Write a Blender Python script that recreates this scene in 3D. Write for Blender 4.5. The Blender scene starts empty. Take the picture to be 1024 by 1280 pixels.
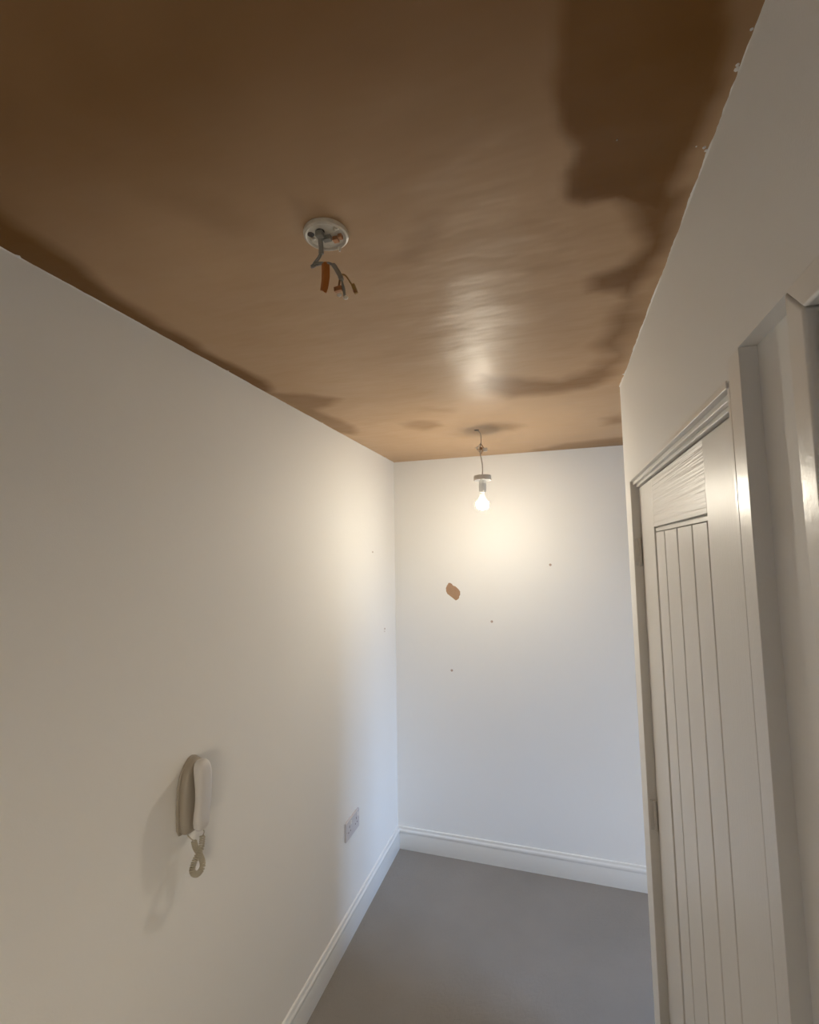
import bpy, bmesh, math, random
import numpy as np
from mathutils import Vector, Matrix

random.seed(7)
rng = np.random.RandomState(5)
scene = bpy.context.scene
COL = scene.collection

# ------------------------------------------------------------------ camera
YAW, PITCH, ROLL = math.radians(17.3197), math.radians(5.1178), math.radians(-0.8041)
F_PX = 589.18
cam_d = bpy.data.cameras.new('camera')
cam = bpy.data.objects.new('camera', cam_d)
COL.objects.link(cam)
fwd = Vector((-math.sin(YAW)*math.cos(PITCH), math.cos(YAW)*math.cos(PITCH), math.sin(PITCH)))
rgt = Vector((math.cos(YAW), math.sin(YAW), 0))
up = rgt.cross(fwd)
r2 = math.cos(ROLL)*rgt + math.sin(ROLL)*up
u2 = -math.sin(ROLL)*rgt + math.cos(ROLL)*up
m = Matrix((r2, u2, -fwd)).transposed().to_4x4()
m.translation = Vector((1.00999, -2.90823, 1.79379))
cam.matrix_world = m
cam_d.sensor_fit = 'HORIZONTAL'
cam_d.sensor_width = 36.0
cam_d.lens = F_PX/1024*36.0
cam_d.clip_start = 0.02
scene.camera = cam

# ------------------------------------------------------------------ exposure, sky
vs = scene.view_settings
vs.view_transform = 'Standard'; vs.look = 'None'; vs.gamma = 1.0
vs.exposure = 0.09
vs.use_curve_mapping = False
SKY = 20.0
BULB = 505.0
w = bpy.data.worlds.new('sky'); scene.world = w; w.use_nodes = True
nt = w.node_tree; nt.nodes.clear()
tc = nt.nodes.new('ShaderNodeTexCoord'); sp = nt.nodes.new('ShaderNodeSeparateXYZ')
rp = nt.nodes.new('ShaderNodeValToRGB'); bg = nt.nodes.new('ShaderNodeBackground'); wo = nt.nodes.new('ShaderNodeOutputWorld')
mr = nt.nodes.new('ShaderNodeMapRange'); mr.inputs[1].default_value = -1; mr.inputs[2].default_value = 1
nt.links.new(tc.outputs['Generated'], sp.inputs[0]); nt.links.new(sp.outputs[2], mr.inputs[0])
nt.links.new(mr.outputs[0], rp.inputs[0]); my = nt.nodes.new('ShaderNodeMapRange'); my.inputs[1].default_value = -.40; my.inputs[2].default_value = -.72
mxw = nt.nodes.new('ShaderNodeMix'); mxw.data_type = 'RGBA'; rw = nt.nodes.new('ShaderNodeValToRGB'); ew = rw.color_ramp.elements
ew[0].position = .485; ew[0].color = (.10, .085, .06, 1); ew[1].position = .52; ew[1].color = (.84, .72, .54, 1)  # warm side of the sky, added to tint the rear fill light
nt.links.new(mr.outputs[0], rw.inputs[0]); nt.links.new(rw.outputs[0], mxw.inputs[7])
nt.links.new(sp.outputs[1], my.inputs[0]); nt.links.new(my.outputs[0], mxw.inputs[0]); nt.links.new(rp.outputs[0], mxw.inputs[6])
nt.links.new(mxw.outputs[2], bg.inputs[0]); nt.links.new(bg.outputs[0], wo.inputs[0])
e = rp.color_ramp.elements
e[0].position = 0.0; e[0].color = (.07, .09, .11, 1)
e[1].position = 1.0; e[1].color = (.45, .70, 1.2, 1)
n = e.new(.49); n.color = (.08, .10, .12, 1)
n = e.new(.515); n.color = (.72, 1.06, 1.62, 1)
bg.inputs[1].default_value = SKY

# ------------------------------------------------------------------ helpers
def mat(name, color=(.8,.8,.8), rough=.5, metal=0., bump=None, var=None, emit=None, spec=None, coat=None, stretch=None, thin=None):
    mt = bpy.data.materials.new(name); mt.use_nodes = True
    t = mt.node_tree; b = t.nodes['Principled BSDF']
    b.inputs['Base Color'].default_value = (*color, 1); b.inputs['Roughness'].default_value = rough
    b.inputs['Metallic'].default_value = metal
    if spec is not None: b.inputs['Specular IOR Level'].default_value = spec
    if coat: b.inputs['Coat Weight'].default_value = coat
    co = t.nodes.new('ShaderNodeTexCoord'); mp = t.nodes.new('ShaderNodeMapping')
    t.links.new(co.outputs['Object'], mp.inputs[0])
    if stretch: mp.inputs['Scale'].default_value = stretch
    if var:      # (scale, amount)
        nz = t.nodes.new('ShaderNodeTexNoise'); nz.inputs['Scale'].default_value = var[0]; nz.inputs['Detail'].default_value = 5
        t.links.new(mp.outputs[0], nz.inputs['Vector'])
        mx = t.nodes.new('ShaderNodeMix'); mx.data_type = 'RGBA'
        mx.inputs[6].default_value = (*[c*(1-var[1]) for c in color], 1); mx.inputs[7].default_value = (*[min(1, c*(1+var[1])) for c in color], 1)
        t.links.new(nz.outputs[0], mx.inputs[0]); t.links.new(mx.outputs[2], b.inputs['Base Color'])
    if bump:     # list of (scale, distance)
        last = None
        for s, d in bump:
            nz = t.nodes.new('ShaderNodeTexNoise'); nz.inputs['Scale'].default_value = s; nz.inputs['Detail'].default_value = 4
            t.links.new(mp.outputs[0], nz.inputs['Vector'])
            bp = t.nodes.new('ShaderNodeBump'); bp.inputs['Distance'].default_value = d; bp.inputs['Strength'].default_value = 1
            t.links.new(nz.outputs[0], bp.inputs['Height'])
            if last: t.links.new(last.outputs[0], bp.inputs['Normal'])
            last = bp
        t.links.new(last.outputs[0], b.inputs['Normal'])
    if emit:
        b.inputs['Emission Color'].default_value = (*emit[0], 1); b.inputs['Emission Strength'].default_value = emit[1]
    return mt

WALL = mat('wall_emulsion', (.80, .785, .755), .62, bump=[(3, .004), (260, .0002)], var=(2.2, .012))
GLOSS = mat('gloss_white_paint', (.76, .735, .69), .30, bump=[(30, .0006), (180, .00015)])
GRAINV = mat('gloss_paint_grain_upright', (.76, .735, .69), .34, bump=[(9, .0003), (26, .0002)], stretch=(1, 40, 1.2))
GRAINH = mat('gloss_paint_grain_level', (.76, .735, .69), .31, bump=[(4, .0016), (10, .0005)], stretch=(1, .5, 40))
SKIRT = mat('satin_white_skirting', (.82, .82, .80), .33, bump=[(40, .0003)])
CARPET = mat('grey_carpet', (.35, .325, .30), .95, bump=[(500, .004), (60, .002)], var=(3.0, .13), spec=.1)
PLASTIC = mat('cream_plastic', (.64, .62, .61), .38)
PLASTIC_D = mat('cream_plastic_cradle', (.36, .32, .265), .42)
CORD = mat('cream_coiled_cord', (.46, .42, .33), .45)
WHITEPL = mat('white_plastic', (.80, .79, .77), .3)
SOCK = mat('socket_plastic', (.58, .56, .58), .35)
ROSE = mat('dirty_white_rose', (.62, .57, .48), .35, bump=[(90, .0015)], var=(60, .22))
DARK = mat('dark_slot', (.05, .035, .025), .6)
BROWNHOLE = mat('brown_recess', (.20, .11, .06), .6)
GREYPVC = mat('grey_cable_sheath', (.26, .25, .22), .45)
WHITECORD = mat('greyed_flex', (.38, .33, .29), .5)
ORANGE = mat('orange_brown_sleeve', (.42, .14, .025), .4, var=(90, .2))
BROWNCORE = mat('brown_core', (.20, .10, .04), .4)
YELLOWCORE = mat('mustard_core', (.40, .24, .07), .4)
COPPER = mat('copper_brown_terminal', (.42, .20, .09), .35, metal=.5)
PALE = mat('translucent_terminal', (.72, .66, .58), .3)
METAL = mat('painted_metal', (.62, .59, .54), .3, metal=.2)
SCREW = mat('screw_metal', (.55, .5, .42), .3, metal=.9)
PATCH = mat('brown_filler', (.38, .235, .145), .85, bump=[(60, .001)], var=(40, .12))
PLUG = mat('brown_wall_plug', (.33, .20, .13), .6)
BULBM = mat('glowing_bulb', (.9, .9, .9), .3, emit=((1.0, .91, .745), BULB))
NECK = mat('bulb_holder_plastic', (.88, .87, .85), .35)
NECKB = mat('bulb_neck_plastic', (.86, .85, .82), .3)
GROUND = mat('dull_window_metal', (.6, .6, .6), .4)

def pane_mat():
    mt = bpy.data.materials.new('window_glass'); mt.use_nodes = True
    t = mt.node_tree; t.nodes.clear()
    o = t.nodes.new('ShaderNodeOutputMaterial'); mx = t.nodes.new('ShaderNodeMixShader'); mx.inputs[0].default_value = .06
    a = t.nodes.new('ShaderNodeBsdfTransparent'); g = t.nodes.new('ShaderNodeBsdfGlossy'); g.inputs['Roughness'].default_value = .02
    t.links.new(a.outputs[0], mx.inputs[1]); t.links.new(g.outputs[0], mx.inputs[2]); t.links.new(mx.outputs[0], o.inputs[0])
    return mt
PANE = pane_mat()
for m_, a_ in ((NECK, .35), (NECKB, .6)): m_.node_tree.nodes['Principled BSDF'].inputs['Transmission Weight'].default_value = a_

def link(name, bm, m, parent=None, smooth=False, bevel=None, sharp=35):
    me = bpy.data.meshes.new(name)
    bmesh.ops.recalc_face_normals(bm, faces=bm.faces[:])
    bm.to_mesh(me); bm.free()
    me.materials.append(m)
    o = bpy.data.objects.new(name, me); COL.objects.link(o)
    if parent: o.parent = parent
    if smooth or bevel:
        for p in me.polygons: p.use_smooth = True
        me.set_sharp_from_angle(angle=math.radians(sharp))
    if bevel:
        b = o.modifiers.new('bevel', 'BEVEL'); b.width = bevel; b.segments = 3; b.limit_method = 'ANGLE'; b.harden_normals = True
    return o

def box(bm, x0, x1, y0, y1, z0, z1):
    vs_ = [bm.verts.new((x, y, z)) for x in (x0, x1) for y in (y0, y1) for z in (z0, z1)]
    for f in ((0,1,3,2), (4,6,7,5), (0,4,5,1), (2,3,7,6), (0,2,6,4), (1,5,7,3)):
        bm.faces.new([vs_[i] for i in f])

def boxes(lst):
    bm = bmesh.new()
    for b in lst: box(bm, *b)
    return bm

def tube(bm, pts, r, seg=10, cap=True):
    pts = [Vector(p) for p in pts]; rings = []
    rr = r if isinstance(r, (list, tuple)) else [r]*len(pts)
    n = None
    for i, p in enumerate(pts):
        d = (pts[min(i+1, len(pts)-1)] - pts[max(i-1, 0)]).normalized()
        if n is None:
            n = d.orthogonal().normalized()
        else:
            n = (n - d*n.dot(d)).normalized()
        b = d.cross(n)
        rings.append([bm.verts.new(p + rr[i]*(math.cos(2*math.pi*k/seg)*n + math.sin(2*math.pi*k/seg)*b)) for k in range(seg)])
    for a, b in zip(rings, rings[1:]):
        for k in range(seg): bm.faces.new((a[k], a[(k+1) % seg], b[(k+1) % seg], b[k]))
    if cap:
        bm.faces.new(rings[0][::-1]); bm.faces.new(rings[-1])

def smooth_path(pts, n=8):
    pts = [Vector(p) for p in pts]; out = []
    P = [pts[0]] + pts + [pts[-1]]
    for i in range(1, len(P)-2):
        for k in range(n):
            t = k/n; a, b, c, d = P[i-1], P[i], P[i+1], P[i+2]
            out.append(.5*((2*b) + (c-a)*t + (2*a-5*b+4*c-d)*t*t + (3*b-a-3*c+d)*t**3))
    out.append(pts[-1]); return out

def lathe(bm, prof, c, axis='z', seg=40):
    """prof: (radius, height) pairs around c"""
    rings = []
    for r, h in prof:
        ring = []
        for k in range(seg):
            a = 2*math.pi*k/seg; x, y = r*math.cos(a), r*math.sin(a)
            v = {'z': (x, y, h), 'x': (h, x, y), 'y': (x, h, y)}[axis]
            ring.append(bm.verts.new((c[0]+v[0], c[1]+v[1], c[2]+v[2])))
        rings.append(ring)
    for a, b in zip(rings, rings[1:]):
        for k in range(seg): bm.faces.new((a[k], a[(k+1) % seg], b[(k+1) % seg], b[k]))
    bm.faces.new(rings[0][::-1]); bm.faces.new(rings[-1])

def struct(o): o['kind'] = 'structure'; return o
def tag(o, label, cat, group=None):
    o['label'] = label; o['category'] = cat
    if group: o['group'] = group
    return o
def empty(name, loc=(0, 0, 0)):
    o = bpy.data.objects.new(name, None); o.empty_display_size = .05; COL.objects.link(o); o.location = loc
    return o
def adopt(root):
    """children were modelled in world coordinates: shift them to the root"""
    for c in root.children:
        c.matrix_parent_inverse = Matrix.Translation(-Vector(root.location))

# ------------------------------------------------------------------ dimensions (metres)
H = 2.4
W = 1.254            # face of the right-hand partition
YE = -1.055          # its far outer corner
YS = -5.2            # end of the hall behind the camera
XR = 4.0             # far side of the room round the corner
PT = .11             # partition thickness
YR = -3.3            # near side of that room
YN = -3.5            # unseen hall widening, added to steer fill light onto the left wall
XN = 3.0

# ------------------------------------------------------------------ floor and ceiling
struct(link('floor', boxes([(-.1, XR+.1, YS-.1, .1, -.08, 0)]), CARPET))

xs = np.concatenate([[-.1], np.arange(0, 1.6, .01), np.arange(1.6, XR+.11, .1)])
ys = np.concatenate([np.arange(YS-.1, -2.9, .1), np.arange(-2.9, .0, .01), [0., .1]])
X, Y = np.meshgrid(xs, ys)
DAMP_SHADE = [
 (1.0, .016, [(1.041, -2.60), (1.030, -2.45), (1.047, -2.399), (1.026, -2.342), (1.021, -2.289), (1.037, -2.234), (1.058, -2.207), (1.059, -2.115), (1.09, -2.09), (1.147, -2.086), (1.191, -2.025), (1.217, -2.01), (1.236, -2.121), (1.235, -2.218), (1.225, -2.296), (1.219, -2.351), (1.214, -2.45), (1.215, -2.6)]),
 (.9, .022, [(1.14, -2.10), (1.190, -1.96), (1.175, -1.875), (1.108, -1.83), (1.110, -1.755), (1.185, -1.735), (1.215, -1.70), (1.228, -1.80), (1.232, -1.901), (1.245, -2.06)]),
 (.75, .04, [(1.225, -1.696), (1.178, -1.63), (1.153, -1.467), (1.204, -1.391), (1.156, -1.262), (1.042, -1.202), (0.91, -1.288), (0.779, -1.335), (0.733, -1.227), (0.862, -1.057), (1.042, -1.07), (1.154, -1.103), (1.222, -1.178), (1.231, -1.439), (1.241, -1.587)]),
 (.55, .04, [(1.225, -0.645), (1.297, -0.684), (1.374, -0.478), (1.245, -0.525)]),
 (.55, .03, [(0.865, -0.02), (1.046, -0.17), (1.348, -0.22), (1.6, -.2), (1.6, .1), (0.9, .1)]),
 (.45, .035, [(0.671, -0.692), (0.729, -0.73), (0.829, -0.693), (0.883, -0.614), (0.817, -0.56), (0.712, -0.599)]),  # greyish oval, partly the pendant disc's cast shadow painted into the colour
 (.42, .03, [(0.349, -0.856), (0.416, -0.887), (0.51, -0.839), (0.504, -0.754), (0.387, -0.72)]),
 (.95, .022, [(0.13, -2.75), (0.105, -2.408), (0.114, -2.332), (0.098, -2.248), (0.08, -2.178), (0.060, -2.11), (0.043, -1.795), (0.052, -1.51), (0.027, -1.415), (-0.05, -1.5), (-0.05, -2.3), (-.05, -2.75)]),
 (.60, .025, [(0.0, -1.44), (0.139, -1.375), (0.227, -1.285), (0.153, -1.206), (0.075, -1.19), (0.105, -0.876), (0.04, -0.75), (-0.02, -0.829), (-.02, -1.256)]),
 (.32, .03, [(0.736, -2.044), (0.799, -2.117), (0.829, -2.117), (0.812, -2.078), (0.758, -2.032)]),
 (.22, .04, [(0.38, -2.33), (0.43, -2.33), (0.50, -2.24), (0.46, -2.22)]),
 (.25, .04, [(0.50, -1.05), (0.62, -1.02), (0.60, -.96), (0.48, -.98)]),
]
def vnoise(x, y, seed, octaves=3):
    r = np.random.RandomState(seed); out = 0; a = 1
    for o in range(octaves):
        g = r.rand(64, 64); xi = np.floor(x).astype(int); yi = np.floor(y).astype(int)
        fx = x-xi; fy = y-yi; fx = fx*fx*(3-2*fx); fy = fy*fy*(3-2*fy)
        q = lambda i, j: g[(xi+i) % 64, (yi+j) % 64]
        out = out + a*((q(0,0)*(1-fx)+q(1,0)*fx)*(1-fy) + (q(0,1)*(1-fx)+q(1,1)*fx)*fy - .5)
        a *= .5; x = x*2.03+7; y = y*2.03+3
    return out
XD = X + .030*vnoise(X*9, Y*9, 1); YD = Y + .045*vnoise(X*8, Y*8, 2)
damp_shade = np.zeros_like(X)
for s, soft, poly in DAMP_SHADE:
    inside = np.zeros_like(X, bool); dist = np.full_like(X, 9.)
    for (ax, ay), (bx, by) in zip(poly, poly[1:]+poly[:1]):
        with np.errstate(divide='ignore', invalid='ignore'):
            c = ((ay > YD) != (by > YD)) & (XD < (bx-ax)*(YD-ay)/((by-ay) if by != ay else 1e-9)+ax)
        inside ^= c
        t = np.clip(((XD-ax)*(bx-ax)+(YD-ay)*(by-ay))/((bx-ax)**2+(by-ay)**2), 0, 1)
        dist = np.minimum(dist, np.hypot(XD-ax-t*(bx-ax), YD-ay-t*(by-ay)))
    sd = np.where(inside, dist, -dist)
    v = s*np.clip(.5+sd/soft*.5, 0, 1)
    damp_shade = np.maximum(damp_shade, v*v*(3-2*v) if s == 1 else v)
g = np.clip((-2.06-Y-.08*vnoise(X*3, Y*3, 12))/.48, 0, 1); g = .82*g*g*(3-2*g)      # darkens towards the near end
damp_shade = np.clip(1-(1-damp_shade)*(1-g) + .10*vnoise(X*5, Y*5, 9), 0, 1)
nx, ny = len(xs), len(ys)
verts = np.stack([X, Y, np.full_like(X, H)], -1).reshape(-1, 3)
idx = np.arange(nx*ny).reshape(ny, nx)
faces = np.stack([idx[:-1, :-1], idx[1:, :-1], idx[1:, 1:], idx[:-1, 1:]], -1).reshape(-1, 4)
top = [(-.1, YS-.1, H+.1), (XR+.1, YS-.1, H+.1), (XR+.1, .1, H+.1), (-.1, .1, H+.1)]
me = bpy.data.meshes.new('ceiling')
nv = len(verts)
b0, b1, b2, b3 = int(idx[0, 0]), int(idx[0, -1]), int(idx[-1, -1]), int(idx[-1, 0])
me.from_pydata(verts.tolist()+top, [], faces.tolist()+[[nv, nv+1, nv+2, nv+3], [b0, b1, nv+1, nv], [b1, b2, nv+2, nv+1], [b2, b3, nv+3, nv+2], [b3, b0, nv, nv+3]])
at = me.attributes.new('damp_shade', 'FLOAT', 'POINT')
at.data.foreach_set('value', np.concatenate([damp_shade.ravel(), [0]*4]).astype(np.float32))
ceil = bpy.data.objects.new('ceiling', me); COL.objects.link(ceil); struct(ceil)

cm = bpy.data.materials.new('fresh_brown_plaster'); cm.use_nodes = True
t = cm.node_tree; b = t.nodes['Principled BSDF']; N = t.nodes.new; L = t.links.new
attr = N('ShaderNodeAttribute'); attr.attribute_name = 'damp_shade'
co = N('ShaderNodeTexCoord')
nz = N('ShaderNodeTexNoise'); nz.inputs['Scale'].default_value = 2.2; nz.inputs['Detail'].default_value = 6
L(co.outputs['Object'], nz.inputs['Vector'])
dry = N('ShaderNodeMix'); dry.data_type = 'RGBA'
dry.inputs[6].default_value = (.50, .325, .185, 1); dry.inputs[7].default_value = (.56, .378, .225, 1)
L(nz.outputs[0], dry.inputs[0])
wet_shade = N('ShaderNodeMix'); wet_shade.data_type = 'RGBA'
wet_shade.inputs[7].default_value = (.19, .083, .013, 1)
L(attr.outputs['Fac'], wet_shade.inputs[0]); L(dry.outputs[2], wet_shade.inputs[6]); L(wet_shade.outputs[2], b.inputs['Base Color'])
rr = N('ShaderNodeMapRange'); rr.inputs[3].default_value = .43; rr.inputs[4].default_value = .48
L(attr.outputs['Fac'], rr.inputs[0]); L(rr.outputs[0], b.inputs['Roughness'])
b.inputs['Specular IOR Level'].default_value = .26
mp = N('ShaderNodeMapping'); mp.inputs['Scale'].default_value = (3.2, 8, 1); L(co.outputs['Object'], mp.inputs[0])
n1 = N('ShaderNodeTexNoise'); n1.inputs['Scale'].default_value = 1.0; n1.inputs['Detail'].default_value = 3; L(mp.outputs[0], n1.inputs['Vector'])
n2 = N('ShaderNodeTexNoise'); n2.inputs['Scale'].default_value = 3.5; n2.inputs['Detail'].default_value = 2; L(co.outputs['Object'], n2.inputs['Vector'])
k1 = N('ShaderNodeBump'); k1.inputs['Distance'].default_value = .006; L(n1.outputs[0], k1.inputs['Height'])
k2 = N('ShaderNodeBump'); k2.inputs['Distance'].default_value = .012; L(n2.outputs[0], k2.inputs['Height']); L(k1.outputs[0], k2.inputs['Normal'])
L(k2.outputs[0], b.inputs['Normal'])
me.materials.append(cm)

# ------------------------------------------------------------------ walls
wl = struct(link('wall_left', boxes([(-.1, 0, YS-.1, .1, 0, H)]), WALL))
wb = struct(link('wall_back', boxes([(0, XR+.1, 0, .1, 0, H)]), WALL))

# right-hand partition: cells around two door openings and the shallow recess between them
D1A, D1B, D1H = -2.140, -1.165, 2.030        # first door opening (near, far, head)
RC0, RC1, RCH, RCD = -2.331, -2.187, 2.066, .022   # recess between the two door frames
D2A, D2B = -3.30, -2.331                        # second door opening
c = []
c.append((W, W+PT, D1B, YE, 0, H))
c.append((W, W+PT, D1A-.002, D1B, D1H+.004, H))
c.append((W+.004, W+PT, RC1+.002, D1A-.002, 0, D1H+.004)); c.append((W+.0001, W+PT, RC1+.003, D1A-.002, D1H+.004, RCH)); c.append((W, W+PT, RC1, D1A-.002, RCH, H))
c.append((W, W+PT, RC0, RC1, RCH, H)); c.append((W+RCD, W+PT, RC0, RC1, 0, RCH))
c.append((W, W+PT, D2A, D2B, RCH, H))
c.append((W, W+PT, YN, D2A, 0, H))
c.append((W+.085, W+PT, D1A, D1B, 0, D1H+.004)); c.append((W+.085, W+PT, D2A, D2B, 0, RCH))   # backing behind the leaves
wr = struct(link('wall_right', boxes(c), WALL))
# end wall of the hall, with an unseen window added for fill light
WX0, WX1, WZ0, WZ1 = 1.40, 2.75, .80, 2.10
struct(link('wall_front', boxes([(0, WX0, YS-.1, YS, 0, H), (WX1, XN+.1, YS-.1, YS, 0, H), (WX0, WX1, YS-.1, YS, 0, WZ0), (WX0, WX1, YS-.1, YS, WZ1, H)]), WALL))
# the room round the corner, lit by its own window
VY0, VY1, VZ0, VZ1 = -2.55, -1.35, .35, 1.95
struct(link('wall_far_right', boxes([(XR, XR+.1, YN, VY0, 0, H), (XR, XR+.1, VY1, 0, 0, H), (XR, XR+.1, VY0, VY1, 0, VZ0), (XR, XR+.1, VY0, VY1, VZ1, H)]), WALL))
struct(link('wall_hall_right', boxes([(XN, XN+.1, YS, YN, 0, H)]), WALL))  # closes the hall widening added for the fill light
struct(link('wall_near_right', boxes([(W+PT, XR+.1, YN, YR, 0, H)]), WALL))

def window(name, axis, pos, a0, a1, z0, z1):
    root = struct(empty(name))
    t_ = .05; mid = (a0+a1)/2
    rects = [(a0, a0+t_, z0, z1), (a1-t_, a1, z0, z1), (a0, a1, z0, z0+t_), (a0, a1, z1-t_, z1), (mid-.025, mid+.025, z0, z1)]
    def mk(r, d0, d1): return (r[0], r[1], pos+d0, pos+d1, r[2], r[3]) if axis == 'y' else (pos+d0, pos+d1, r[0], r[1], r[2], r[3])
    link('window_frame', boxes([mk(r, -.03, .03) for r in rects]), WHITEPL, root)
    link('pane', boxes([mk((a0+t_, mid-.025, z0+t_, z1-t_), -.002, .002), mk((mid+.025, a1-t_, z0+t_, z1-t_), -.002, .002)]), PANE, root)
    s = .06 if axis == 'x' else -.06
    return root
window('window_1', 'x', XR+.05, VY0, VY1, VZ0, VZ1)
window('fill_window', 'y', YS-.05, WX0, WX1, WZ0, WZ1)  # unseen window, added as soft fill from behind the camera
def portal(name, loc, rot, sx, sy):
    l = bpy.data.lights.new(name, 'AREA'); l.shape = 'RECTANGLE'; l.size = sx; l.size_y = sy
    l.cycles.is_portal = True
    o = bpy.data.objects.new(name, l); COL.objects.link(o); o.location = loc; o.rotation_euler = rot
portal('daylight_opening', (XR+.13, (VY0+VY1)/2, (VZ0+VZ1)/2), (0, math.pi/2, 0), VZ1-VZ0, VY1-VY0)
portal('daylight_opening', ((WX0+WX1)/2, YS-.13, (WZ0+WZ1)/2), (math.pi/2, 0, 0), WX1-WX0, WZ1-WZ0)  # portal of the added fill window

# skirting boards: flat face, small groove, rounded top
SK = [(0, 0), (.016, 0), (.016, .088), (.0145, .091), (.0145, .094), (.0165, .097), (.0165, .104), (.013, .111), (.0085, .117), (.0075, .122), (.005, .126), (0, .127)]
def skirting(name, a, b, n_, mitre=(0, 0)):
    """a, b ends on the wall line; n_ unit normal into the room; mitre: each end shortened by offset*k"""
    bm = bmesh.new(); a = Vector(a); b = Vector(b); d = (b-a).normalized(); n_ = Vector(n_); rings = []
    for e_, k, sgn in ((a, mitre[0], 1), (b, mitre[1], -1)):
        rings.append([bm.verts.new(e_ + n_*o_ + d*(sgn*k*o_) + Vector((0, 0, z))) for o_, z in SK])
    m_ = len(SK)
    for i in range(m_): bm.faces.new((rings[0][i], rings[0][(i+1) % m_], rings[1][(i+1) % m_], rings[1][i]))
    bm.faces.new(rings[0]); bm.faces.new(rings[1][::-1])
    return struct(link(name, bm, SKIRT, smooth=True, sharp=50))
skirting('baseboard_left', (0, YS, 0), (0, 0, 0), (1, 0, 0), (0, 1))
skirting('baseboard_back', (0, 0, 0), (XR, 0, 0), (0, -1, 0), (1, 0))
skirting('baseboard_right', (W, RC0+.144, 0), (W, D1A, 0), (-1, 0, 0))

# ragged emulsion line where the walls meet the new plaster
def paint_edge(parent, x, y0, y1, sgn, amp, seed, step=.006):
    r = random.Random(seed); bm = bmesh.new(); prev = None; y = y0; v = .3
    while y < y1:
        v = min(1, max(.05, v + r.uniform(-.25, .25)))
        wd = amp*v + (amp*2.0 if r.random() < .012 else 0)
        a = bm.verts.new((x+.002*-sgn, y, H-.0002)); b_ = bm.verts.new((x+sgn*wd, y, H-.0004)); c_ = bm.verts.new((x+sgn*wd*.3, y, H-.0016-.001*v)); d_ = bm.verts.new((x+.002*-sgn, y, H-.004))
        if prev:
            for i in range(3): bm.faces.new((prev[i], prev[i+1], (a, b_, c_, d_)[i+1], (a, b_, c_, d_)[i]))
        prev = (a, b_, c_, d_); y += step
    return link('paint_edge', bm, WALL, parent)
paint_edge(wr, W, -3.1, YE, -1, .0035, 3)
paint_edge(wl, 0, -3.0, -.002, 1, .0025, 4)
bm = bmesh.new()
for i, (px, py, s) in enumerate([(1.250, -2.268, .0025), (1.2515, -2.262, .004), (1.246, -2.142, .0028), (1.234, -2.148, .0013), (1.118, -2.198, .0013), (1.2505, -2.135, .003), (1.251, -2.31, .002)]):
    lathe(bm, [(s*.3, -.0012), (s*.8, -.0008), (s, 0.0002)], (px, py, H), seg=7)
link('paint_speck', bm, WALL, wr, smooth=True)

# patch of bare brown filler and small chips
pp = [(.362,1.612),(.372,1.607),(.380,1.596),(.396,1.590),(.413,1.575),(.424,1.560),(.424,1.540),(.418,1.530),(.416,1.518),(.404,1.508),(.396,1.505),(.386,1.512),(.374,1.522),(.360,1.532),(.343,1.545),(.336,1.560),(.335,1.580),(.342,1.596),(.348,1.604),(.352,1.612)]
bm = bmesh.new()
fr = [bm.verts.new((x, -.0012, z)) for x, z in pp]; bk = [bm.verts.new((x, .001, z)) for x, z in pp]
bm.faces.new(fr)
for i in range(len(pp)): bm.faces.new((fr[i], fr[(i+1) % len(pp)], bk[(i+1) % len(pp)], bk[i]))
o = link('filler_patch', bm, PATCH, wb); o['label'] = 'bare brown filler patch on the white wall'
for (y, z, r_) in ((-.388, 1.809, .0045), (-.203, 1.35, .005), (-.205, 1.335, .003)):
    bm = bmesh.new(); lathe(bm, [(r_*.4, .0012), (r_, .0009), (r_*1.1, -.0002)], (0, y, z), 'x', 9)
    link('wall_chip', bm, PLUG, wl, smooth=True)

# ------------------------------------------------------------------ first door (boarded, gloss white)
d1 = struct(empty('door_1', (W, -1.65, 0))); X0 = W
DX = W+.025; DT = 2.004; DN, DF = -2.133, -1.175; DL = .012
# frame: jambs, head, stepped stops, flat casing on the near side
jf = boxes([(W-.0015, W+.085, D1B-.012, D1B+.004, 0, D1H)]); link('jamb', jf, GLOSS, d1, bevel=.0025)
jn = boxes([(W-.0002, W+.085, D1A-.0472, D1A-.006, 0, RCH), (W+.008, W+.085, D1A-.007, D1A+.004, 0, D1H+.003)]); link('casing', jn, GLOSS, d1, bevel=.0007)
link('bead', boxes([(W+.001, W+.06, D1A-.006, D1A+.009, D1H+.001, D1H+.0042), (W+.001, W+.06, D1A-.001, D1A+.009, 0, D1H+.002)]), GLOSS, d1, bevel=.002)
hd = boxes([(W-.002, W+.085, D1A+.003, D1B-.012, D1H-.004, D1H+.008)]); link('head', hd, GLOSS, d1, bevel=.0014)
st = boxes([(W+.008, W+.018, D1A+.003, D1B-.012, D1H-.015, D1H-.004)]); link('stop', st, GLOSS, d1, bevel=.0014)
st = boxes([(W+.0175, W+.085, D1A+.003, D1B-.012, DT+.003, D1H-.014)]); link('stop', st, GLOSS, d1, bevel=.0014)
# leaf: two stiles, top rail, lower rail, back slab
PL0, PL1, PT_ = -1.905, -1.395, 1.862
leaf = link('leaf', boxes([(DX+.010, DX+.042, DN, DF, DL, DT)]), GRAINV, d1)
link('stile', boxes([(DX, DX+.011, DN, PL0, DL, DT)]), GRAINV, leaf, bevel=.0018)
link('stile', boxes([(DX, DX+.011, PL1, DF, DL, DT)]), GRAINV, leaf, bevel=.0018)
link('rail', boxes([(DX+.0003, DX+.011, PL0, PL1, PT_, DT)]), GRAINH, leaf, bevel=.0012)
link('rail', boxes([(DX+.0003, DX+.011, PL0, PL1, DL, .24)]), GRAINH, leaf, bevel=.0012)
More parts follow.
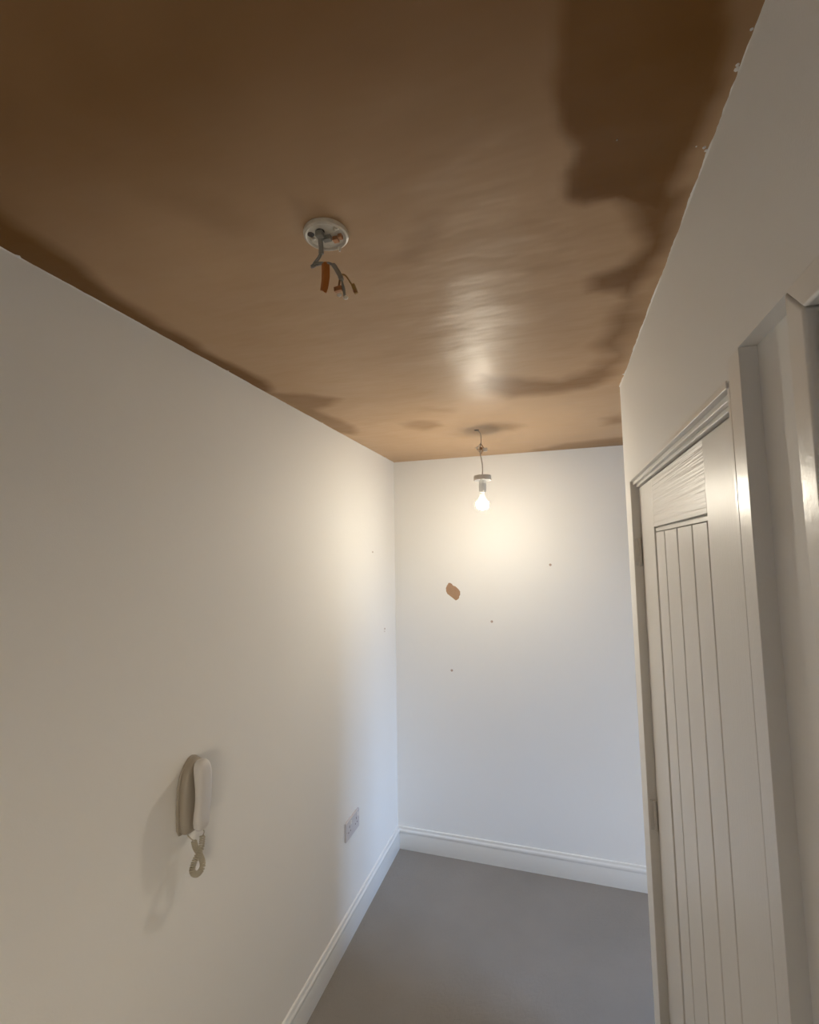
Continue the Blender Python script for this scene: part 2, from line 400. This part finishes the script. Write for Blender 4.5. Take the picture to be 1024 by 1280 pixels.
# boards with V grooves
bm = bmesh.new(); prof = []
cuts = [PL0+.004, -1.784, -1.653, -1.515, PL1-.004]
xf, xg, gw = DX+.0030, DX+.0100, .0055
prof.append((xg, PL0))
prof.append((xg, PL0+.011))
prof.append((xf, PL0+.018))
for g in cuts[1:-1]: prof += [(xf, g-gw), (xg, g-.0012), (xg, g+.0012), (xf, g+gw)]
prof += [(xf, cuts[-1]-gw), (xg, cuts[-1]), (xg, PL1)]
a = [bm.verts.new((x, y, .24)) for x, y in prof]; b_ = [bm.verts.new((x, y, PT_-.016)) for x, y in prof]
for i in range(len(prof)-1): bm.faces.new((a[i], a[i+1], b_[i+1], b_[i]))
link('board_panel', bm, GRAINV, leaf)
# moulded lip above the boards
link('panel_moulding', boxes([(DX+.004, DX+.011, PL0+.004, PL1-.004, PT_-.014, PT_-.003)]), GLOSS, leaf, bevel=.002)
for hz in (1.79, .96, .22):
    hb = link('hinge', boxes([(W+.004, W+.022, D1B-.0155, D1B-.0115, hz-.045, hz+.045)]), METAL, d1, bevel=.001)
    bm = bmesh.new(); lathe(bm, [(.002, -.047), (.0055, -.045), (.0055, -.016), (.0046, -.015), (.0046, -.013), (.0055, -.012), (.0055, .012), (.0046, .013), (.0046, .015), (.0055, .016), (.0055, .045), (.002, .047)], (W+.0185, D1B-.017, hz), seg=16)
    link('knuckle', bm, METAL, hb, smooth=True)
adopt(d1)

# ------------------------------------------------------------------ second door (only its far frame shows)
d2 = struct(empty('door_2', (W, -2.8, 0)))
AR = .036
def casing(y0, y1):
    return boxes([(W-.004, W+.05, y0, y1, 0, RCH)])
bm = bmesh.new()   # far leg, mitred into the head
for pts in ([(D2B, 0), (D2B-AR, 0), (D2B-AR, RCH-AR), (D2B, RCH)],):
    f_ = [bm.verts.new((W-.004, y, z)) for y, z in pts]; k_ = [bm.verts.new((W+.05, y, z)) for y, z in pts]
    bm.faces.new(f_); bm.faces.new(k_[::-1])
    for i in range(4): bm.faces.new((f_[i], f_[(i+1) % 4], k_[(i+1) % 4], k_[i]))
link('casing', bm, GLOSS, d2, bevel=.004)
bm = bmesh.new()
pts = [(D2B, RCH), (D2B-AR, RCH-AR), (D2A+AR, RCH-AR), (D2A, RCH)]
f_ = [bm.verts.new((W-.004, y, z)) for y, z in pts]; k_ = [bm.verts.new((W+.05, y, z)) for y, z in pts]
bm.faces.new(f_); bm.faces.new(k_[::-1])
for i in range(4): bm.faces.new((f_[i], f_[(i+1) % 4], k_[(i+1) % 4], k_[i]))
link('casing', bm, GLOSS, d2, bevel=.004)
bm = bmesh.new()
pts = [(D2A, 0), (D2A+AR, 0), (D2A+AR, RCH-AR), (D2A, RCH)]
f_ = [bm.verts.new((W-.004, y, z)) for y, z in pts]; k_ = [bm.verts.new((W+.05, y, z)) for y, z in pts]
bm.faces.new(f_); bm.faces.new(k_[::-1])
for i in range(4): bm.faces.new((f_[i], f_[(i+1) % 4], k_[(i+1) % 4], k_[i]))
link('casing', bm, GLOSS, d2, bevel=.004)
link('jamb', boxes([(W+.006, W+.08, D2B-AR-.030, D2B-AR-.004, 0, RCH-AR-.004)]), GLOSS, d2, bevel=.002)
link('head', boxes([(W+.006, W+.08, D2A+AR+.03, D2B-AR-.030, RCH-AR-.028, RCH-AR-.004)]), GLOSS, d2, bevel=.002)
link('leaf', boxes([(W+.03, W+.07, D2A+AR+.004, D2B-AR-.033, .01, RCH-AR-.031)]), GRAINV, d2, bevel=.002)
adopt(d2)

# ------------------------------------------------------------------ stripped ceiling fitting, near
RX, RY = .617, -2.152
fit = empty('ceiling_rose', (RX, RY, H))
tag(fit, 'round dirty white ceiling rose with bare wires and an orange sleeve hanging from it', 'ceiling rose')
bm = bmesh.new(); lathe(bm, [(.030, 0), (.0415, -.0005), (.0425, -.004), (.0415, -.0085), (.038, -.0105), (.0355, -.0095), (.034, -.0075), (.010, -.0072)], (RX, RY, H+.0005), seg=56)
link('base_plate', bm, ROSE, fit, smooth=True)
# broken edges of the terminal carriers
bm = boxes([(RX-.012, RX+.002, RY-.022, RY-.010, H-.018, H-.006), (RX-.006, RX+.010, RY-.004, RY+.006, H-.016, H-.006)]); link('terminal_block', bm, GREYPVC, fit, bevel=.0015)
bm = boxes([(RX+.010, RX+.021, RY+.004, RY+.016, H-.014, H-.006)]); tb = link('terminal_block', bm, COPPER, fit, bevel=.0015)
bm = boxes([(RX+.023, RX+.031, RY+.000, RY+.010, H-.014, H-.006)]); link('terminal_block', bm, COPPER, fit, bevel=.0015)
for (sx, sy) in ((-.027, -.002), (.027, -.014)):
    bm = bmesh.new(); lathe(bm, [(.0052, 0), (.0052, -.0018), (.0035, -.0030), (.001, -.0032)], (RX+sx, RY+sy, H-.0068), seg=16)
    link('screw', bm, SCREW, fit, smooth=True)
bm = bmesh.new(); lathe(bm, [(.0068, 0), (.0068, -.0006), (.004, -.0008)], (RX-.0245, RY-.014, H-.0068), seg=14); link('screw_hole', bm, DARK, fit)
bm = bmesh.new(); lathe(bm, [(.0082, 0), (.0082, -.0008), (.004, -.0010)], (RX-.004, RY-.016, H-.0070), seg=14); link('cable_entry', bm, DARK, fit)
bm = bmesh.new()
y = RY
tube(bm, smooth_path([(.611, y-.012, H-.004), (.609, y-.008, 2.385), (.608, y-.003, 2.372), (.607, y, 2.360)], 6), .0048, 12)
tube(bm, smooth_path([(.6035, y+.004, H-.004), (.604, y+.006, 2.385), (.6045, y+.002, 2.374), (.605, y, 2.362)], 6), .0036, 12)
link('cable', bm, GREYPVC, fit, smooth=True, sharp=60)
bm = bmesh.new()
tube(bm, smooth_path([(.607, y, 2.364), (.604, y, 2.355), (.598, y, 2.348), (.590, y, 2.3415), (.586, y, 2.3395), (.592, y+.001, 2.3405), (.602, y+.001, 2.3410), (.612, y, 2.3405), (.622, y, 2.3385), (.629, y, 2.335)], 6), .0026, 10)
tube(bm, smooth_path([(.6065, y-.003, 2.362), (.603, y-.004, 2.352), (.597, y-.004, 2.346), (.593, y-.003, 2.3425), (.604, y-.003, 2.342), (.616, y-.002, 2.3395), (.626, y-.002, 2.336)], 6), .0016, 8)
link('cable', bm, GREYPVC, fit, smooth=True, sharp=60)
bm = bmesh.new()   # grey loop end
tube(bm, smooth_path([(.586, y-.001, 2.338), (.588, y-.001, 2.3355), (.593, y-.001, 2.336), (.598, y, 2.339)], 5), .0012, 8)
link('wire_core', bm, WHITECORD, fit, smooth=True)
# flat orange sleeve: a folded ribbon with a pointed end
bm = bmesh.new(); rows = []
for z, cx, hw in ((2.3400, .6165, .0085), (2.325, .6170, .0088), (2.310, .6168, .0088), (2.296, .6150, .0086), (2.288, .6135, .0083), (2.2805, .6155, .0030)):
    rows.append([bm.verts.new((cx-hw, y-.001, z+(.004 if z < 2.285 else 0))), bm.verts.new((cx-hw*.1, y-.0055, z)), bm.verts.new((cx+hw, y-.001, z)), bm.verts.new((cx+hw*.1, y+.0015, z))])
for a, b_ in zip(rows, rows[1:]):
    for i in range(4): bm.faces.new((a[i], a[(i+1) % 4], b_[(i+1) % 4], b_[i]))
bm.faces.new(rows[0]); bm.faces.new(rows[-1][::-1])
link('orange_sleeve', bm, ORANGE, fit, bevel=.0006)
bm = bmesh.new(); tube(bm, smooth_path([(.622, y, 2.339), (.632, y, 2.333), (.639, y, 2.322), (.646, y+.001, 2.308), (.6485, y+.001, 2.300)], 6), [.0022]*6+[.0042]*12+[.0048]*6+[.004], 10)
link('cable', bm, GREYPVC, fit, smooth=True, sharp=60)
for pts, r_, m_ in (([(.646, y, 2.306), (.645, y-.001, 2.296), (.6435, y-.001, 2.287)], .0019, BROWNCORE),
                    ([(.648, y, 2.306), (.651, y, 2.294), (.6545, y, 2.282), (.656, y, 2.270)], .0018, GREYPVC),
                    ([(.649, y, 2.300), (.650, y+.002, 2.286), (.652, y+.002, 2.276), (.6535, y+.001, 2.268)], .0013, GREYPVC),
                    ([(.650, y, 2.311), (.656, y, 2.308), (.662, y, 2.300), (.667, y, 2.291), (.671, y, 2.286)], .0015, YELLOWCORE)):
    bm = bmesh.new(); tube(bm, smooth_path(pts, 5), r_, 8); link('wire_core', bm, m_, fit, smooth=True)
def tilted(name, c, size, ang, m_, bev=.001):
    bm = boxes([(-size[0]/2, size[0]/2, -size[1]/2, size[1]/2, -size[2]/2, size[2]/2)])
    bmesh.ops.transform(bm, matrix=Matrix.Translation(c) @ Matrix.Rotation(ang, 4, 'Y'), verts=bm.verts[:])
    return link(name, bm, m_, fit, bevel=bev)
tilted('connector', (.6425, y-.001, 2.2835), (.015, .007, .009), -.1, COPPER)
tilted('connector', (.6750, y, 2.278), (.0065, .006, .020), -.35, YELLOWCORE)
tilted('connector', (.6765, y-.0005, 2.2725), (.0060, .0064, .006), -.35, COPPER)
for c_, r_ in (((.6445, y, 2.272), .0038), ((.6572, y, 2.2645), .0042)):
    bm = bmesh.new(); bmesh.ops.create_uvsphere(bm, u_segments=14, v_segments=10, radius=r_, matrix=Matrix.Translation(c_) @ Matrix.Diagonal((1.2, 1, .8, 1)))
    link('terminal_cap', bm, PALE, fit, smooth=True)
bm = bmesh.new(); tube(bm, [(RX+.012, RY+.034, H-.009), (RX+.012, RY+.034, H-.018)], [.0028, .0018], 10); link('screw', bm, PALE, fit, smooth=True)
adopt(fit)

# ------------------------------------------------------------------ pendant lamp, far
BX, BY = .669, -.616
pen = empty('pendant_lamp', (BX, BY, H))
tag(pen, 'bare glowing bulb hanging on a thin cord below a small white disc', 'pendant lamp')
bm = bmesh.new(); lathe(bm, [(.001, -.0016), (.010, -.0012), (.014, .0004)], (BX-.018, BY-.01, H), seg=14); link('ceiling_hole', bm, DARK, pen)
bm = bmesh.new(); tube(bm, smooth_path([(BX-.016, BY-.01, H-.002), (BX-.006, BY-.006, 2.392), (BX, BY, 2.380), (BX+.002, BY, 2.350), (BX+.001, BY, 2.325)], 6), .0014, 8)
link('supply_wire', bm, WHITECORD, pen, smooth=True)
# little tangle of cores and connectors
for i, (pts, m_) in enumerate([
        ([(.0, 0, 2.334), (-.012, .002, 2.322), (-.020, .003, 2.308), (-.010, 0, 2.296), (.0, 0, 2.290)], WHITECORD),
        ([(.0, 0, 2.330), (.010, -.004, 2.318), (.014, -.004, 2.306), (.006, -.002, 2.292), (.001, 0, 2.280)], BROWNCORE),
        ([(.001, 0, 2.326), (-.006, -.006, 2.310), (.004, -.008, 2.300), (-.002, -.004, 2.286)], WHITECORD),
        ([(-.022, 0, 2.312), (-.008, -.003, 2.304), (.010, -.003, 2.310)], BROWNCORE)]):
    bm = bmesh.new(); tube(bm, smooth_path([(BX+a, BY+b_, c_) for a, b_, c_ in pts], 6), .0015, 8); link('wire_core', bm, m_, pen, smooth=True)
bm = boxes([(BX+.012, BX+.032, BY-.010, BY+.004, 2.292, 2.309)]); link('connector', bm, WHITEPL, pen, bevel=.003)
bm = boxes([(BX-.026, BX-.014, BY-.004, BY+.006, 2.308, 2.318)]); link('connector', bm, PALE, pen, bevel=.002)
bm = boxes([(BX-.005, BX+.008, BY-.006, BY+.005, 2.300, 2.314)]); link('connector', bm, COPPER, pen, bevel=.002)
bm = bmesh.new(); tube(bm, smooth_path([(BX, BY, 2.330), (BX-.0045, BY, 2.300), (BX-.003, BY, 2.276), (BX+.001, BY, 2.255), (BX+.005, BY, 2.225), (BX+.005, BY, 2.195), (BX+.003, BY, 2.172)], 6), .0024, 10)
link('cord', bm, WHITECORD, pen, smooth=True)
bm = bmesh.new(); lathe(bm, [(.004, .017), (.030, .015), (.0405, .0125), (.0425, .009), (.0430, -.010), (.0415, -.012), (.039, -.011), (.038, .006), (.004, .008)], (BX+.004, BY, 2.160), seg=48)
link('cover_disc', bm, WHITEPL, pen, smooth=True)
bm = bmesh.new(); lathe(bm, [(.004, 0), (.012, -.001), (.0150, -.006), (.0155, -.020), (.0175, -.022), (.0178, -.056), (.016, -.062), (.0145, -.066), (.010, -.067)], (BX+.003, BY, 2.157), seg=32)
link('lamp_holder', bm, NECK, pen, smooth=True)
bm = bmesh.new(); lathe(bm, [(.0125, .048), (.0130, .040), (.0150, .032), (.0190, .024), (.0240, .0145), (.0282, .0062), (.010, .0060)], (BX, BY, 2.036), seg=32)
link('bulb_neck', bm, NECKB, pen, smooth=True, sharp=80)
bm = bmesh.new(); lathe(bm, [(.0283, .0060), (.0293, .0025), (.0300, -.004), (.0293, -.0105), (.0270, -.0175), (.0230, -.0235), (.0170, -.0278), (.0100, -.0303), (.0035, -.0312), (.0006, -.0313)], (BX, BY, 2.036), seg=32)
link('bulb', bm, BULBM, pen, smooth=True, sharp=80)
adopt(pen)

# ------------------------------------------------------------------ entry-phone handset on the left wall
ph = empty('entry_phone', (0, -1.775, 1.03))
tag(ph, 'cream plastic entry phone handset on its wall cradle with a coiled cord', 'entry phone')
def loft(bm, secs, seg=28, n=3.0):
    """secs: (z, x0, x1, yc, hy) rounded cross-sections stacked in z"""
    rings = []
    for z, x0, x1, yc, hy in secs:
        cx, hx = (x0+x1)/2, (x1-x0)/2; ring = []
        for k in range(seg):
            a = 2*math.pi*k/seg; ca, sa = math.cos(a), math.sin(a)
            ring.append(bm.verts.new((cx+hx*math.copysign(abs(ca)**(2/n), ca), yc+hy*math.copysign(abs(sa)**(2/n), sa), z)))
        rings.append(ring)
    for a, b_ in zip(rings, rings[1:]):
        for k in range(seg): bm.faces.new((a[k], a[(k+1) % seg], b_[(k+1) % seg], b_[k]))
    bm.faces.new(rings[0][::-1]); bm.faces.new(rings[-1])
bm = bmesh.new(); yc = -1.772
loft(bm, [(1.043, -.002, .018, yc, .030), (1.046, -.002, .026, yc, .036), (1.054, -.002, .030, yc, .041), (1.075, -.002, .031, yc, .044), (1.11, -.002, .031, yc, .0465), (1.15, -.002, .031, yc, .047), (1.18, -.002, .031, yc+.001, .045),
          (1.200, -.002, .030, yc, .040), (1.214, -.002, .029, yc-.001, .032), (1.225, -.002, .026, yc-.002, .022), (1.231, -.002, .021, yc-.002, .011), (1.233, -.002, .014, yc-.002, .004)], n=3.6)
link('cradle', bm, PLASTIC_D, ph, smooth=True, sharp=70)
bm = bmesh.new()
loft(bm, [(1.041, -.002, .004, yc, .034), (1.044, -.002, .007, yc, .042), (1.06, -.002, .009, yc, .050), (1.11, -.002, .009, yc, .054), (1.17, -.002, .009, yc, .052), (1.20, -.002, .009, yc, .045), (1.222, -.002, .008, yc, .030), (1.234, -.002, .007, yc, .014), (1.237, -.002, .004, yc, .005)], n=3)
link('wall_plate', bm, PLASTIC_D, ph, smooth=True, sharp=70)
bm = bmesh.new(); yh = -1.783
loft(bm, [(1.052, .046, .052, yh, .008), (1.055, .038, .060, yh, .014), (1.062, .033, .064, yh, .0185), (1.075, .032, .0665, yh, .021), (1.095, .034, .067, yh, .022), (1.115, .0375, .0685, yh, .0225), (1.14, .0395, .070, yh, .023), (1.165, .0385, .070, yh, .0235),
          (1.188, .035, .0695, yh, .024), (1.205, .032, .068, yh, .024), (1.219, .0305, .065, yh, .0225), (1.228, .031, .060, yh, .019), (1.2335, .034, .054, yh, .013), (1.235, .039, .049, yh, .007)], n=2.8)
link('handset', bm, PLASTIC, ph, smooth=True, sharp=80)
def helix(path, R_, r_, pitch, name):
    path = smooth_path(path, 14)
    Ls = [0]
    for a, b_ in zip(path, path[1:]): Ls.append(Ls[-1]+(b_-a).length)
    tot = Ls[-1]; turns = tot/pitch; n_ = int(turns*12); pts = []; frame = None; j = 0
    for i in range(n_+1):
        s = tot*i/n_
        while j < len(Ls)-2 and Ls[j+1] < s: j += 1
        f = (s-Ls[j])/max(1e-9, Ls[j+1]-Ls[j]); c_ = path[j].lerp(path[j+1], f); d = (path[min(j+2, len(path)-1)]-path[max(j-1, 0)]).normalized()
        nn = Vector((1, 0, 0)); nn = (nn-d*nn.dot(d)).normalized(); bb = d.cross(nn); a = 2*math.pi*turns*i/n_
        pts.append(c_+R_*(math.cos(a)*nn+math.sin(a)*bb))
    bm = bmesh.new(); tube(bm, pts, r_, 6)
    # inner core so the closed coil reads solid
    return link(name, bm, CORD, ph, smooth=True)
cd = [(.050, -1.778, 1.034), (.052, -1.782, 1.016), (.053, -1.787, 1.003), (.049, -1.803, .984), (.046, -1.809, .964), (.045, -1.800, .948), (.043, -1.783, .938), (.041, -1.766, .941), (.038, -1.762, .957), (.034, -1.772, .984), (.031, -1.781, 1.002), (.030, -1.787, 1.022)]
helix(cd, .0062, .0019, .0052, 'coiled_cord')
bm = bmesh.new(); tube(bm, smooth_path([(.050, yh, 1.056), (.051, -1.776, 1.048), (.051, -1.773, 1.040), (.050, -1.777, 1.032)], 5), .0016, 8)
tube(bm, smooth_path([(.030, -1.787, 1.022), (.026, -1.795, 1.032), (.018, -1.798, 1.042), (.016, -1.790, 1.052)], 5), .0016, 8)
link('cord_end', bm, CORD, ph, smooth=True)
adopt(ph)

# ------------------------------------------------------------------ double socket
so = empty('wall_socket', (0, -.69, .445))
tag(so, 'white double wall socket low on the left wall above the skirting board', 'wall socket')
link('face_plate', boxes([(-.001, .010, -.770, -.617, .447, .533)]), SOCK, so, bevel=.003)
for cy in (-.733, -.654):
    link('switch', boxes([(.008, .013, cy+.009, cy+.021, .506, .524)]), WHITEPL, so, bevel=.0012)
    link('pin_slots', boxes([(.0092, .0104, cy-.002, cy+.002, .497, .507), (.0092, .0104, cy-.0145, cy-.0075, .478, .482), (.0092, .0104, cy+.0075, cy+.0145, .478, .482)]), DARK, so)
for cy in (-.764, -.623):
    bm = bmesh.new(); lathe(bm, [(.001, .0108), (.0028, .0106), (.003, .0095)], (0, cy, .490), 'x', 12); link('screw', bm, SCREW, so, smooth=True)
adopt(so)

# ------------------------------------------------------------------ wall plugs in the back wall
labels = ['brown wall plug in the back wall, highest and furthest right of three',
          'middle brown wall plug of the three, below and right of the brown patch',
          'brown wall plug in the back wall, the lowest one, straight below the brown patch']
for (x, z), lb in zip([(.966, 1.720), (.614, 1.382), (.361, 1.080)], labels):
    bm = bmesh.new(); lathe(bm, [(.0018, .002), (.0028, -.0006), (.0050, -.0022), (.0068, -.0018), (.0072, .003)], (0, 0, 0), 'y', 16)
    o = link('wall_plug', bm, PLUG, smooth=True); o.location = (x, 0, z)
    tag(o, lb, 'wall plug', 'wall plugs in the back wall')
